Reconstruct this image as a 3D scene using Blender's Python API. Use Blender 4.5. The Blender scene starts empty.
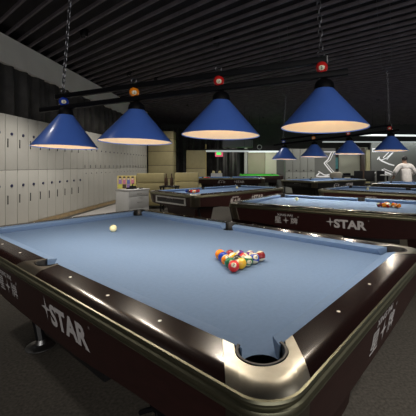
import bpy, bmesh, math, random
from mathutils import Vector, Matrix
random.seed(7)
PI = math.pi
sc = bpy.context.scene
COL = sc.collection

# ------------------------------------------------------------------ camera frame of the place
YAW = .8968
CAM = Vector((-.7163, -.5235, 1.3314))
FX, CX, CY = 322.76, 245.65, 165.9
FW = Vector((math.sin(YAW), math.cos(YAW), 0))      # direction along the locker wall
RT = Vector((math.cos(YAW), -math.sin(YAW), 0))     # direction across the room
ROOM_ROT = math.atan2(RT.y, RT.x)
def W(lat, d, z=0.0):
    p = CAM + RT*lat + FW*d
    return Vector((p.x, p.y, z))

# ------------------------------------------------------------------ materials
MATS = {}
def mat(name, col, rough=.5, metal=0., spec=.5, var=0., scale=20., bump=0., bscale=None, emit=None, estr=0., coat=0., sheen=0., stretch=None):
    if name in MATS: return MATS[name]
    m = bpy.data.materials.new(name); m.use_nodes = True
    nt = m.node_tree; b = nt.nodes['Principled BSDF']
    b.inputs['Base Color'].default_value = (*col, 1)
    b.inputs['Roughness'].default_value = rough
    b.inputs['Metallic'].default_value = metal
    b.inputs['Specular IOR Level'].default_value = spec
    if coat:
        b.inputs['Coat Weight'].default_value = coat; b.inputs['Coat Roughness'].default_value = .12
    if sheen: b.inputs['Sheen Weight'].default_value = sheen
    if emit:
        b.inputs['Emission Color'].default_value = (*emit, 1); b.inputs['Emission Strength'].default_value = estr
    tc = nt.nodes.new('ShaderNodeTexCoord')
    mp = nt.nodes.new('ShaderNodeMapping')
    nt.links.new(tc.outputs['Object'], mp.inputs['Vector'])
    if stretch: mp.inputs['Scale'].default_value = stretch
    n = nt.nodes.new('ShaderNodeTexNoise'); n.inputs['Scale'].default_value = scale; n.inputs['Detail'].default_value = 4
    nt.links.new(mp.outputs['Vector'], n.inputs['Vector'])
    v = max(var, .02)
    r = nt.nodes.new('ShaderNodeValToRGB')
    r.color_ramp.elements[0].position = .3; r.color_ramp.elements[1].position = .7
    r.color_ramp.elements[0].color = (*[c*(1-v) for c in col], 1)
    r.color_ramp.elements[1].color = (*[min(1, c*(1+v)) for c in col], 1)
    nt.links.new(n.outputs['Fac'], r.inputs['Fac']); nt.links.new(r.outputs['Color'], b.inputs['Base Color'])
    if bump:
        n2 = nt.nodes.new('ShaderNodeTexNoise'); n2.inputs['Scale'].default_value = bscale or scale*4
        nt.links.new(mp.outputs['Vector'], n2.inputs['Vector'])
        bp = nt.nodes.new('ShaderNodeBump'); bp.inputs['Strength'].default_value = bump; bp.inputs['Distance'].default_value = .01
        nt.links.new(n2.outputs['Fac'], bp.inputs['Height']); nt.links.new(bp.outputs['Normal'], b.inputs['Normal'])
    MATS[name] = m
    return m

CLOTH   = mat('blue_cloth', (.160, .243, .395), .9, spec=.15, var=.04, scale=60, bump=.05, bscale=900)
CLOTHG  = mat('green_cloth', (.06, .42, .05), .9, spec=.15, var=.05, scale=60)
WOOD    = mat('dark_rail_wood', (.0105, .0042, .0038), .22, spec=.26, var=.25, scale=12, stretch=(6, 1, 1))
APRON   = mat('dark_apron_wood', (.024, .0078, .0074), .40, spec=.3, var=.2, scale=14, stretch=(1, 1, 5))
PEWTER  = mat('brushed_pewter', (.31, .295, .25), .38, metal=1, var=.12, scale=30)
TRIM    = mat('olive_aluminium', (.22, .215, .15), .42, metal=1, var=.08, scale=30)
BRONZE  = mat('dark_bronze', (.075, .065, .05), .38, metal=.8, var=.1)
CAPM    = mat('bronzed_corner', (.12, .105, .08), .35, metal=.9, var=.1)
RUBBER  = mat('black_rubber', (.006, .006, .007), .5)
SIGHT   = mat('cream_sight', (.8, .78, .7), .3)
BLACK   = mat('black_paint', (.007, .007, .008), .45, spec=.3)
BLACKM  = mat('black_metal', (.004, .004, .005), .5, spec=.12)
CHROME  = mat('dull_chrome', (.30, .30, .30), .4, metal=1)
CHAINM  = mat('chain_steel', (.13, .13, .14), .35, metal=.9)
LOGO    = mat('silver_print', (.50, .48, .48), .5)
SHADE   = mat('blue_enamel', (.080, .185, .64), .30, spec=.5, coat=.30)
LINING  = mat('cream_lining', (.94, .79, .60), .6)
BULB    = mat('warm_bulb', (1, .9, .75), .5, emit=(1, .80, .55), estr=6)
LOCKER  = mat('locker_grey', (.50, .485, .44), .5, spec=.3, var=.03, scale=3)
LOCKGAP = mat('locker_shadow_gap', (.06, .058, .055), .7)
LOCKBLUE= mat('navy_lock', (.02, .022, .07), .4)
HANDLE  = mat('locker_handle', (.05, .05, .05), .4, metal=.5)
PALE    = mat('pale_paint', (.46, .46, .45), .55, var=.03)
BEAM    = mat('beam_grey', (.66, .645, .60), .8, var=.06, scale=2)
CEIL    = mat('ceiling_black', (.014, .012, .014), .9)
SLAT    = mat('slat_charcoal', (.115, .098, .110), .6, var=.25, scale=4)
CURTAIN = mat('dark_drape', (.055, .052, .050), .85, var=.3, scale=5)
CARPET  = mat('charcoal_carpet', (.085, .077, .066), .97, spec=.1, var=.28, scale=55, bump=.5, bscale=260)
TILE    = mat('pale_tile', (.50, .48, .46), .5, var=.05)
STRIPW  = mat('wood_strip', (.32, .23, .12), .5, var=.15, scale=10)
TAN     = mat('tan_leather', (.50, .425, .21), .45, var=.06, scale=6)
TANW    = mat('tan_panel', (.42, .36, .19), .5, var=.06, scale=6)
SEAM    = mat('brown_seam', (.06, .045, .03), .7)
WALLD   = mat('wall_dark', (.045, .046, .046), .8, var=.1, scale=2)
WALLG   = mat('wall_sage', (.34, .315, .235), .7, var=.05, scale=2)
WALLP   = mat('wall_pale', (.56, .55, .44), .7, var=.04, scale=2)
MURALG  = mat('mural_grey', (.105, .108, .10), .8, var=.08, scale=2)
CHALK   = mat('mural_white', (.9, .9, .92), .7)
LIGHTM  = mat('tube_light', (.9, .95, .95), .5, emit=(.92, 1, .98), estr=.9)
DIMLIGHT= mat('tube_light_dim', (.7, .75, .75), .5, emit=(.9, 1, .98), estr=.3)
GREENS  = mat('sign_green', (.1, .8, .15), .5, emit=(.10, 1, .15), estr=.9)
REDS    = mat('sign_red', (.8, .1, .2), .5, emit=(1, .15, .25), estr=.45)
BROWN   = mat('brown_wood', (.10, .045, .022), .5, var=.2)
GOLD    = mat('yellow_pole', (.55, .45, .18), .4)
SKIN    = mat('skin', (.36, .21, .14), .55, var=.04)
HAIR    = mat('black_hair', (.010, .009, .009), .6)
SHIRT   = mat('grey_shirt', (.72, .68, .64), .85, var=.16, scale=9, bump=.3, bscale=18)
PANTS   = mat('navy_trousers', (.018, .022, .05), .8)
PAPER   = mat('white_paper', (.85, .85, .82), .7)
CREAM   = mat('ball_cream', (.74, .68, .48), .15, coat=.5)
CUE     = mat('cue_ball_ivory', (.86, .80, .48), .15, coat=.5)
BALLC = {'yellow': (.80, .46, .02), 'blue': (.015, .05, .38), 'red': (.62, .02, .018), 'purple': (.10, .02, .20), 'orange': (.95, .27, .015),
         'green': (.012, .16, .06), 'maroon': (.22, .012, .018), 'black': (.012, .012, .012)}
def ballmat(c): return mat('ball_' + c, BALLC[c], .16, coat=.35)

# ------------------------------------------------------------------ mesh builder
class MB:
    def __init__(s): s.v = []; s.f = []; s.m = []
    def add(s, vs, fs, mi=0):
        o = len(s.v); s.v += [tuple(v) for v in vs]; s.f += [tuple(i+o for i in f) for f in fs]; s.m += [mi]*len(fs); return s
    def box(s, x0, x1, y0, y1, z0, z1, mi=0, bev=0.):
        if bev <= 0:
            vs = [(x, y, z) for z in (z0, z1) for y in (y0, y1) for x in (x0, x1)]
            return s.add(vs, [(0,2,3,1), (4,5,7,6), (0,1,5,4), (2,6,7,3), (0,4,6,2), (1,3,7,5)], mi)
        b = bmesh.new()
        bmesh.ops.create_cube(b, size=1)
        for v in b.verts: v.co = Vector(((x0+x1)/2 + v.co.x*(x1-x0), (y0+y1)/2 + v.co.y*(y1-y0), (z0+z1)/2 + v.co.z*(z1-z0)))
        bmesh.ops.bevel(b, geom=b.edges[:], offset=bev, segments=2, affect='EDGES', profile=.6)
        b.verts.index_update()
        s.add([v.co[:] for v in b.verts], [[v.index for v in f.verts] for f in b.faces], mi); b.free(); return s
    def lathe(s, prof, c=(0, 0, 0), n=32, mi=0, M=None):
        c = Vector(c); vs = []
        for r, z in prof:
            for k in range(n):
                a = 2*PI*k/n; p = Vector((r*math.cos(a), r*math.sin(a), z))
                vs.append((M @ p if M else p) + c)
        fs = []
        for i in range(len(prof)-1):
            for k in range(n):
                k2 = (k+1) % n; fs.append((i*n+k, i*n+k2, (i+1)*n+k2, (i+1)*n+k))
        if prof[0][0] > 1e-6: fs.append(tuple(range(n))[::-1])
        if prof[-1][0] > 1e-6: fs.append(tuple((len(prof)-1)*n + k for k in range(n)))
        return s.add(vs, fs, mi)
    def lathe_open(s, prof, c=(0, 0, 0), n=48, mi=0):
        c = Vector(c)
        vs = [Vector((r*math.cos(2*PI*k/n), r*math.sin(2*PI*k/n), z)) + c for r, z in prof for k in range(n)]
        fs = [(i*n+k, i*n+(k+1) % n, (i+1)*n+(k+1) % n, (i+1)*n+k) for i in range(len(prof)-1) for k in range(n)]
        return s.add(vs, fs, mi)
    def tube(s, pts, r, n=10, mi=0, closed=False):
        pts = [Vector(p) for p in pts]; rs = r if isinstance(r, (list, tuple)) else [r]*len(pts)
        vs = []; N = len(pts); ref = None
        for i, p in enumerate(pts):
            if closed: t = pts[(i+1) % N] - pts[i-1]
            else: t = pts[min(i+1, N-1)] - pts[max(i-1, 0)]
            t.normalize()
            if ref is None: ref = Vector((0, 0, 1)) if abs(t.z) < .9 else Vector((1, 0, 0))
            u = t.cross(ref).normalized(); ref = u.cross(t).normalized()
            for k in range(n):
                a = 2*PI*k/n; vs.append(p + (u*math.cos(a) + ref*math.sin(a))*rs[i])
        fs = []
        for i in range(N if closed else N-1):
            j = (i+1) % N
            for k in range(n):
                k2 = (k+1) % n; fs.append((i*n+k, i*n+k2, j*n+k2, j*n+k))
        if not closed: fs.append(tuple(range(n))[::-1]); fs.append(tuple((N-1)*n+k for k in range(n)))
        return s.add(vs, fs, mi)
    def grid(s, rows, mi=0, flip=False):
        n = len(rows[0]); vs = [p for r in rows for p in r]
        fs = [(i*n+j, i*n+j+1, (i+1)*n+j+1, (i+1)*n+j) for i in range(len(rows)-1) for j in range(n-1)]
        if flip: fs = [f[::-1] for f in fs]
        return s.add(vs, fs, mi)
    def prism(s, poly, ext, mi=0):
        """poly: 3D points; ext: offset vector"""
        e = Vector(ext); n = len(poly); vs = [Vector(p) for p in poly]; vs += [p + e for p in vs]
        fs = [tuple(range(n))[::-1], tuple(range(n, 2*n))] + [(k, (k+1) % n, n+(k+1) % n, n+k) for k in range(n)]
        return s.add(vs, fs, mi)
    def mesh(s, name, mats, smooth=35, fixn=True):
        me = bpy.data.meshes.new(name); me.from_pydata([tuple(v) for v in s.v], [], s.f)
        for m in (mats if isinstance(mats, (list, tuple)) else [mats]): me.materials.append(m)
        me.polygons.foreach_set('material_index', s.m)
        if fixn:
            b = bmesh.new(); b.from_mesh(me); bmesh.ops.recalc_face_normals(b, faces=b.faces[:]); b.to_mesh(me); b.free()
        if smooth:
            me.polygons.foreach_set('use_smooth', [True]*len(me.polygons)); me.set_sharp_from_angle(angle=math.radians(smooth))
        me.update(); return me
    def obj(s, name, mats, parent=None, smooth=35, fixn=True):
        return put(name, s.mesh(name, mats, smooth, fixn), parent)

def put(name, me, parent=None, loc=None, rot=None):
    o = bpy.data.objects.new(name, me); COL.objects.link(o)
    if parent: o.parent = parent
    if loc is not None: o.location = loc
    if rot is not None: o.rotation_euler = rot
    return o
def tag(o, label, cat, group=None):
    o['label'] = label; o['category'] = cat
    if group: o['group'] = group
    return o
def thing(name, label, cat, loc=(0, 0, 0), rz=0., group=None):
    o = bpy.data.objects.new(name, None); COL.objects.link(o); o.empty_display_size = .1
    o.location = loc; o.rotation_euler = (0, 0, rz)
    return tag(o, label, cat, group)
def structure(o):
    o['kind'] = 'structure'; return o
def dup(root, loc=None, rz=None, label=None, group=None):
    def cp(o, parent):
        c = o.copy(); COL.objects.link(c)
        if parent: c.parent = parent
        for ch in list(o.children): cp(ch, c)
        return c
    r = cp(root, None)
    if loc is not None: r.location = loc
    if rz is not None: r.rotation_euler = (0, 0, rz)
    if label: r['label'] = label
    if group: r['group'] = group
    return r

TXT = {}
def text_tris(body, size=1., bold=0.):
    """flat outline of some lettering as (verts2d, faces), centred on its box"""
    key = (body, size, bold)
    if key in TXT: return TXT[key]
    cu = bpy.data.curves.new('lettering', 'FONT'); cu.body = body; cu.size = size; cu.offset = bold; cu.resolution_u = 3
    o = bpy.data.objects.new('lettering', cu); COL.objects.link(o)
    bpy.context.view_layer.update()
    ev = o.evaluated_get(bpy.context.evaluated_depsgraph_get()); me = ev.to_mesh()
    vs = [(v.co.x, v.co.y) for v in me.vertices]; fs = [tuple(p.vertices) for p in me.polygons]
    ev.to_mesh_clear(); bpy.data.objects.remove(o); bpy.data.curves.remove(cu)
    if vs:
        x0 = min(v[0] for v in vs); x1 = max(v[0] for v in vs); y0 = min(v[1] for v in vs); y1 = max(v[1] for v in vs)
        vs = [(x-(x0+x1)/2, y-(y0+y1)/2) for x, y in vs]
        TXT[key] = (vs, fs, x1-x0, y1-y0)
    else: TXT[key] = ([], [], 1., 1.)
    return TXT[key]
def fit_text(body, w, h, bold=0.):
    vs, fs, tw, th = text_tris(body, 1., bold)
    return [(x*w/tw, y*h/th) for x, y in vs], fs
def sparkle(cx, cy, w, h, pinch=.2):
    vs = [(cx, cy)]
    for k in range(8):
        a = PI/2 + k*PI/4
        r = 1. if k % 2 == 0 else pinch
        vs.append((cx + math.cos(a)*r*w/2, cy + math.sin(a)*r*h/2))
    return vs, [(0, 1+k, 1+(k+1) % 8) for k in range(8)]
def shift(vs, dx, dy): return [(x+dx, y+dy) for x, y in vs]

# ================================================================== THE POOL TABLE
HX, HY = .635, 1.27           # half playing surface
BED = .80
OUT = .170                    # rail width beyond the cushion nose
RC = .10
def railz(dout):              # height of the rail top at a distance inside its outer edge
    t = 1 - min(max(dout, 0)/.045, 1)
    return BED + .046 - .016*t*t
def apron_off(z): return .167 - (.79 - z)*.17

def build_table():
    T = thing('pool_table', 'x', 'pool table')
    # bed
    poly = []
    def corner(sx, sy):
        pts = []
        for k in range(13):
            a = math.radians(-85 - k*(100)/12*1.0) if True else 0
            a = math.radians(-85.05 - k*(189.9-0)/12)
            A = .025 + .058*math.cos(a); B = .025 + .058*math.sin(a)
            pts.append((A, B))
        return [(sx*(HX+a), sy*(HY+b)) for a, b in pts]
    def side(sx):
        pts = []
        for k in range(9):
            a = math.radians(-114.6 - k*(130.8)/8)
            pts.append((HX + .055 + .060*math.cos(a), .060*math.sin(a)))
        return [(sx*x, y) for x, y in pts]
    # travel counter-clockwise starting from the right edge, bottom to top
    r_side = side(1)
    poly += [p for p in r_side]                    # -y to +y ordering check below
    if r_side[0][1] > r_side[-1][1]: poly = poly[::-1]
    def ordered(sx, sy, first_axis):
        c = corner(sx, sy)                         # starts on the a=.03 edge (x side), ends on the b=.03 edge
        return c if first_axis == 'x' else c[::-1]
    poly += ordered(1, 1, 'x') + ordered(-1, 1, 'y')
    l_side = side(-1)
    if l_side[0][1] < l_side[-1][1]: l_side = l_side[::-1]
    poly += l_side
    poly += ordered(-1, -1, 'x') + ordered(1, -1, 'y')
    mb = MB(); mb.prism([(x, y, BED-.03) for x, y in poly], (0, 0, .03)); mb.m = [0, 0] + [1]*(len(mb.f)-2); mb.obj('bed', [CLOTH, RUBBER], T, 20)
    # cushions
    prof = [(.020, .800), (.001, .832), (.000, .8365), (.004, .8395), (.050, .846), (.0505, .800)]
    def cushion(fn, e0, e1):
        rows = []
        N = 2
        for k in range(N+1):
            rows.append([fn(o, (e0(o)*(1-k/N) + e1(o)*k/N), z) for o, z in prof + [prof[0]]])
        m = MB(); m.grid(rows)
        m.add([Vector(p) for p in rows[0][:-1]], [tuple(range(len(prof)))])
        m.add([Vector(p) for p in rows[-1][:-1]], [tuple(range(len(prof)))[::-1]])
        m.obj('cushion', CLOTH, T, 30)
    ce = lambda o: .064 - o*.84          # corner end, distance from the corner point
    se = lambda o: .066 - o*.28
    for sx in (-1, 1):
        for sy in (-1, 1):
            cushion(lambda o, t, z, sx=sx, sy=sy: (sx*(HX+o), sy*(HY - t), z), ce, lambda o: HY - se(o))
    for sy in (-1, 1):
        cushion(lambda o, t, z, sy=sy: (-HX + t, sy*(HY+o), z), ce, lambda o: 2*HX - ce(o))
    # rails
    offs = [.0505, .07, .09, .11, .125] + [.125 + .045*k/7 for k in range(1, 8)]
    side_half = lambda o: .080 + (o-.05)*.42
    def rail(fn, e0, e1, N=10):
        rows = []
        for k in range(N+1):
            row = []
            for o in offs:
                t = e0(o)*(1-k/N) + e1(o)*k/N; row.append(fn(o, t, railz(OUT-o)))
            row.append(fn(.165, e0(.165)*(1-k/N) + e1(.165)*k/N, .80)); row.append(fn(.0505, e0(.0505)*(1-k/N)+e1(.0505)*k/N, .80)); row.append(row[0])
            rows.append(row)
        m = MB(); m.grid(rows)
        m.add(rows[0][:-1], [tuple(range(len(rows[0])-1))]); m.add(rows[-1][:-1], [tuple(range(len(rows[0])-1))[::-1]])
        m.obj('rail', WOOD, T, 30)
    ST = .1425
    for sx in (-1, 1):
        for sy in (-1, 1):
            rail(lambda o, t, z, sx=sx, sy=sy: (sx*(HX+o), sy*(HY - t), z), lambda o: ST - o, lambda o: HY - side_half(o))
    for sy in (-1, 1):
        rail(lambda o, t, z, sy=sy: (-HX + t, sy*(HY+o), z), lambda o: ST - o, lambda o: 2*HX - ST + o)
    # corner castings
    c0 = OUT - RC
    def wout(s, off=OUT):
        c = off - RC; s = abs(s)
        return c + math.sqrt(max((RC*RC - s*s/2)/2, 0)) if s < RC else off - s/2
    def sdf(a, b):                        # distance inside the rounded outer corner
        if a > c0 and b > c0: return RC - math.hypot(a-c0, b-c0)
        return OUT - max(a, b)
    pc, PR = .025, .071
    for sx in (-1, 1):
        for sy in (-1, 1):
            P = lambda a, b, z: (sx*(HX+a), sy*(HY+b), z)
            m = MB(); rows = []
            ss = [-ST + .001 + (2*ST - .002)*k/48 for k in range(49)]
            for s in ss:
                wi = .0505 - abs(s)/2
                if abs(s) < PR*1.41: wi = max(wi, pc + math.sqrt(max((PR*PR - s*s/2)/2, 0)))
                wo = wout(s); row = [P(wi+s/2, wi-s/2, .79)]
                for k in range(15):
                    q = (k/14)**.75; w = wi + (wo-wi)*q; a, b = w+s/2, w-s/2
                    row.append(P(a, b, railz(sdf(a, b)) + .0005))
                row.append(P(wo+s/2, wo-s/2, .795))
                rows.append(row)
            m.grid(rows); m.obj('corner_casting', PEWTER, T, 35)
            # liner of the pocket: rim, well and bottom
            m = MB(); rows = []
            for k in range(33):
                th = PI/4 + math.radians(-118 + 236*k/32)
                rows.append([P(pc + r*math.cos(th), pc + r*math.sin(th), z) for r, z in ((.0715, .80), (.0715, .8455), (.069, .849), (.062, .848), (.0585, .842), (.0575, .70))])
            m.grid(rows)
            vs = [P(pc + .058*math.cos(2*PI*k/32), pc + .058*math.sin(2*PI*k/32), z) for z in (.797, .68) for k in range(32)]
            m.add(vs, [(k, (k+1) % 32, 32+(k+1) % 32, 32+k) for k in range(32)] + [tuple(range(32, 64))])
            m.obj('pocket', RUBBER, T, 40)
            # bronzed corner under the trim
            m = MB(); rows = []
            for k in range(33):
                s = -ST + .002 + (2*ST-.004)*k/32; row = []
                for z, q in ((.795, .170), (.70, .158), (.625, .142), (.625, .115), (.795, .115)):
                    w = wout(s, q) if q > .12 else wout(s, .13) ; row.append(P(w+s/2, w-s/2, z))
                row.append(row[0]); rows.append(row)
            m.grid(rows); m.add(rows[0][:-1], [(0, 1, 2, 3, 4)]); m.add(rows[-1][:-1], [(4, 3, 2, 1, 0)])
            m.obj('corner_cap', CAPM, T, 35)
    # side pockets
    for sx in (-1, 1):
        P = lambda o, t, z: (sx*(HX+o), t, z)
        m = MB(); rows = []
        for k in range(41):
            f = -1 + 2*k/40; row = []
            ti = f*side_half(.05)
            oi = .0505
            if abs(ti) < .068: oi = max(oi, .055 + math.sqrt(.068**2 - ti*ti))
            row.append(P(oi, ti, .79))
            for j in range(13):
                o = oi + (OUT-oi)*(j/12)**.8
                row.append(P(o, f*(side_half(o)-.001), railz(OUT-o) + .0005))
            row.append(P(OUT, f*(side_half(OUT)-.001), .795)); rows.append(row)
        m.grid(rows); m.obj('side_casting', BRONZE, T, 35)
        m = MB(); rows = []
        for k in range(25):
            th = math.radians(-98 + 196*k/24)
            rows.append([P(.055 + r*math.cos(th), r*math.sin(th), z) for r, z in ((.0685, .80), (.0685, .8455), (.066, .849), (.0635, .848), (.061, .842), (.060, .70))])
        m.grid(rows)
        vs = [P(.055 + .060*math.cos(2*PI*k/32), .060*math.sin(2*PI*k/32), z) for z in (.797, .68) for k in range(32)]
        m.add(vs, [(k, (k+1) % 32, 32+(k+1) % 32, 32+k) for k in range(32)] + [tuple(range(32, 64))])
        m.obj('pocket', RUBBER, T, 40)
    # aluminium trim all round
    path = []
    def ring(off):
        c = RC; r = []
        for (sx, sy, a0) in ((1, -1, -90), (1, 1, 0), (-1, 1, 90), (-1, -1, 180)):
            for k in range(13):
                a = math.radians(a0 + 90*k/12)
                r.append((sx*(HX+OUT-c) + (c+off)*math.cos(a), sy*(HY+OUT-c) + (c+off)*math.sin(a)))
        return r
    pr = [(-.006, .828), (-.001, .832), (.005, .831), (.008, .826), (.007, .821), (.002, .818), (.002, .814), (.009, .810), (.011, .804), (.010, .798), (.004, .793), (.003, .790), (.006, .787), (.005, .784), (-.006, .783), (-.006, .828)]
    rings = [[(x, y, z) for x, y in ring(o)] for o, z in pr]
    rows = [r + [r[0]] for r in rings]
    m = MB(); m.grid(rows); m.obj('trim', TRIM, T, 30)
    # aprons
    def bottom(t, half):
        a = abs(t)
        pts = [(0, .555), (.45, .560), (.85, .600), (1.45, .635)] if half > 1 else [(0, .585), (.35, .59), (.65, .615), (.9, .63)]
        for (x0, z0), (x1, z1) in zip(pts, pts[1:]):
            if a <= x1: return z0 + (z1-z0)*(a-x0)/(x1-x0)
        return pts[-1][1]
    def apron(fn, half):
        L = half - .11 + .135; rows = []
        L = half + .03
        for k in range(25):
            t = -L + 2*L*k/24; zb = bottom(t, half)
            row = [fn(apron_off(.79), t, .79), fn(apron_off(zb+.006), t, zb+.006), fn(apron_off(zb)-.006, t, zb), fn(apron_off(zb)-.024, t, zb), fn(.135, t, .79)]
            rows.append(row + [row[0]])
        m = MB(); m.grid(rows); m.add(rows[0][:-1], [(0, 1, 2, 3, 4)]); m.add(rows[-1][:-1], [(4, 3, 2, 1, 0)])
        return m.obj('apron', APRON, T, 30)
    for sx in (-1, 1): apron(lambda o, t, z, sx=sx: (sx*(HX+o), t, z), HY)
    for sy in (-1, 1): apron(lambda o, t, z, sy=sy: (t, sy*(HY+o), z), HX)
    # printed names: u runs left to right as one faces the apron
    def print_on(fn, pieces, name):
        m = MB()
        for vs, fs in pieces: m.add([fn(u, z) for u, z in vs], fs)
        return m.obj(name, LOGO, T, 0, False)
    def star_name(u0, z0):
        ps = []
        v, f = fit_text('STAR', .345, .100, .04); ps.append((shift(v, u0+.043, z0-.004), f))
        v, f = sparkle(u0-.17, z0+.010, .10, .115, .22); ps.append((v, f))
        v, f = fit_text('®', .012, .012); ps.append((shift(v, u0+.24, z0+.054), f))
        return ps
    def xing_name(u0, z0, k=1.):
        ps = []
        v, f = fit_text('XING PAI', .20*k, .028*k, .02); ps.append((shift(v, u0-.01*k, z0+.048*k), f))
        v, f = fit_text('星', .088*k, .078*k, .01); ps.append((shift(v, u0-.105*k, z0-.016*k), f))
        v, f = fit_text('牌', .088*k, .078*k, .01); ps.append((shift(v, u0+.105*k, z0-.016*k), f))
        v, f = sparkle(u0, z0-.016*k, .085*k, .085*k, .24); ps.append((v, f))
        v, f = fit_text('®', .016*k, .016*k); ps.append((shift(v, u0+.16*k, z0+.035*k), f))
        return ps
    e = .0012
    def long_fn(sx): return lambda u, z: (sx*(HX+apron_off(z)+e), sx*u, z)       # for sx=-1 the reader's left is +y
    def short_fn(sy): return lambda u, z: (-sy*u, sy*(HY+apron_off(z)+e), z)
    for sx in (-1, 1):
        print_on(long_fn(sx), star_name(.385, .694), 'maker_name')
        print_on(long_fn(sx), xing_name(-.325, .690), 'maker_emblem')
    for sy in (-1, 1):
        print_on(short_fn(sy), xing_name(0, .694, 1.05), 'maker_emblem')
    # ball return opening at the far end
    y = HY + apron_off(.70)
    m = MB()
    for (x0, x1, z0, z1) in ((-.52, .52, .745, .770), (-.52, .52, .635, .660), (-.52, -.48, .660, .745), (.48, .52, .660, .745)):
        m.box(x0, x1, y-.02, y+.012, z0, z1)
    m.obj('ball_return_frame', mat('silver_frame', (.5, .5, .48), .4, metal=.6), T)
    m = MB(); m.box(-.48, .48, y-.02, y+.004, .660, .745); m.obj('ball_return_recess', RUBBER, T)
    # under frame, pedestal, legs
    m = MB(); m.box(-.58, .58, -1.18, 1.18, .56, .775); m.obj('under_frame', BLACK, T)
    for yc in (-.93, .93):
        m = MB()
        m.add([(sx*x, yc + sy*y, z) for z, x, y in ((.0, .34, .19), (.05, .36, .21), (.57, .50, .24)) for sx, sy in ((-1, -1), (1, -1), (1, 1), (-1, 1))],
              [(0, 3, 2, 1), (8, 9, 10, 11)] + [(i*4+k, i*4+(k+1) % 4, i*4+4+(k+1) % 4, i*4+4+k) for i in range(2) for k in range(4)])
        m.obj('pedestal', APRON, T)
    for sx in (-1, 1):
        m = MB(); m.box(min(sx*.70, sx*.745), max(sx*.70, sx*.745), -.64, -.06, .525, .60, bev=.01); m.obj('lower_rail', BLACK, T)
    for sx in (-1, 1):
        for sy in (-1, 1):
            m = MB(); m.tube([(sx*.46, sy*1.10, .57), (sx*.435, sy*.93, .16), (sx*.43, sy*.88, .03)], [.045, .034, .03], 8)
            l = m.obj('leg', BLACK, T)
            m = MB(); m.lathe([(.0, 0), (.10, 0), (.10, .006), (.085, .012), (.04, .022), (.03, .05), (0, .05)], (sx*.43, sy*.88, 0)); m.obj('foot', CHROME, l)
    # lock lever below the near end of the long apron
    m = MB(); m.box(-.75, -.69, -1.00, -.93, .57, .64); m.tube([(-.74, -.95, .58), (-.765, -.90, .555)], .008); m.tube([(-.74, -.98, .58), (-.77, -1.03, .56)], .008); m.tube([(-.74, -.96, .58), (-.75, -.97, .54)], .010)
    m.obj('lock_lever', BLACKM, T)
    # sights
    def sight(x, y):
        m = MB(); m.lathe([(.006, .8455), (.006, .8472), (.004, .8476), (0, .8476)], (x, y, 0), 12); m.obj('sight', SIGHT, T)
    for k in (1, 2, 3, 5, 6, 7):
        for sx in (-1, 1): sight(sx*(HX+.094), -HY + k*.3175)
    for k in (1, 2, 3):
        for sy in (-1, 1): sight(-HX + k*.3175, sy*(HY+.094))
    return T

T1 = build_table()
T1.location = (.635, 1.27, 0)
T1['label'] = 'large blue pool table filling the foreground with dark wood rails'
T1['group'] = 'pool tables'
def another(x, y, rz, label): return dup(T1, (x, y, 0), rz, label, 'pool tables')
T2 = another(3.50, 1.05, math.radians(8.5), 'second pool table with white maker name on its dark side, past the nearest table')
for ch in T2.children:
    if ch.name.startswith('maker_') and abs(ch.data.vertices[0].co.x) > .7 : ch.location.y = .28 if ch.data.vertices[0].co.x < 0 else -.25
T3 = another(4.32, 4.16, PI/2 - .07, 'pool table with silver framed ball return in its end, beside the white drawer unit')
T4 = another(6.32, 1.10, 0, 'third pool table in the row with one yellowish ball at its far rail')
T5 = another(9.35, .95, 0, 'pool table just in front of the man in the grey shirt')
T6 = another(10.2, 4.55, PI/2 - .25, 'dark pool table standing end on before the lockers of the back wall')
T7 = another(*W(-.65, 13.8)[:2], ROOM_ROT + PI/2, 'pool table behind the one with the silver ball return, under the long white lamp')
T3.scale = (.9, .9, 1)
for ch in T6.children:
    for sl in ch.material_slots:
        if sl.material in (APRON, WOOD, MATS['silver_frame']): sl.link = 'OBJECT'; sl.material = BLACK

# snooker table
def snooker():
    T = thing('snooker_table', 'green snooker table in front of the pale panels at the far end', 'snooker table')
    m = MB(); m.box(-.9, .9, -1.8, 1.8, .80, .83); m.obj('bed', CLOTHG, T)
    for (x0, x1, y0, y1) in ((-.95, -.88, -1.75, -.06), (-.95, -.88, .06, 1.75), (.88, .95, -1.75, -.06), (.88, .95, .06, 1.75), (-.82, .82, -1.85, -1.78), (-.82, .82, 1.78, 1.85)):
        m = MB(); m.box(x0, x1, y0, y1, .82, .875, bev=.01); m.obj('cushion', CLOTHG, T)
    for (x0, x1, y0, y1) in ((-1.06, -.95, -1.96, 1.96), (.95, 1.06, -1.96, 1.96), (-.95, .95, -1.96, -1.85), (-.95, .95, 1.85, 1.96)):
        m = MB(); m.box(x0, x1, y0, y1, .70, .88, bev=.012); m.obj('rail', APRON, T)
    m = MB(); m.box(-.8, .8, -1.7, 1.7, .55, .80); m.obj('under_frame', APRON, T)
    for sx in (-1, 1):
        for y in (-1.6, -.55, .55, 1.6):
            m = MB(); m.lathe([(.05, 0), (.07, .04), (.05, .10), (.085, .25), (.095, .38), (.06, .46), (.08, .50), (.08, .58)], (sx*.72, y, 0), 16); m.obj('leg', APRON, T)
    return T
S = snooker(); p = W(.66, 16.75); S.location = (p.x, p.y, 0); S.rotation_euler = (0, 0, ROOM_ROT)

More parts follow.
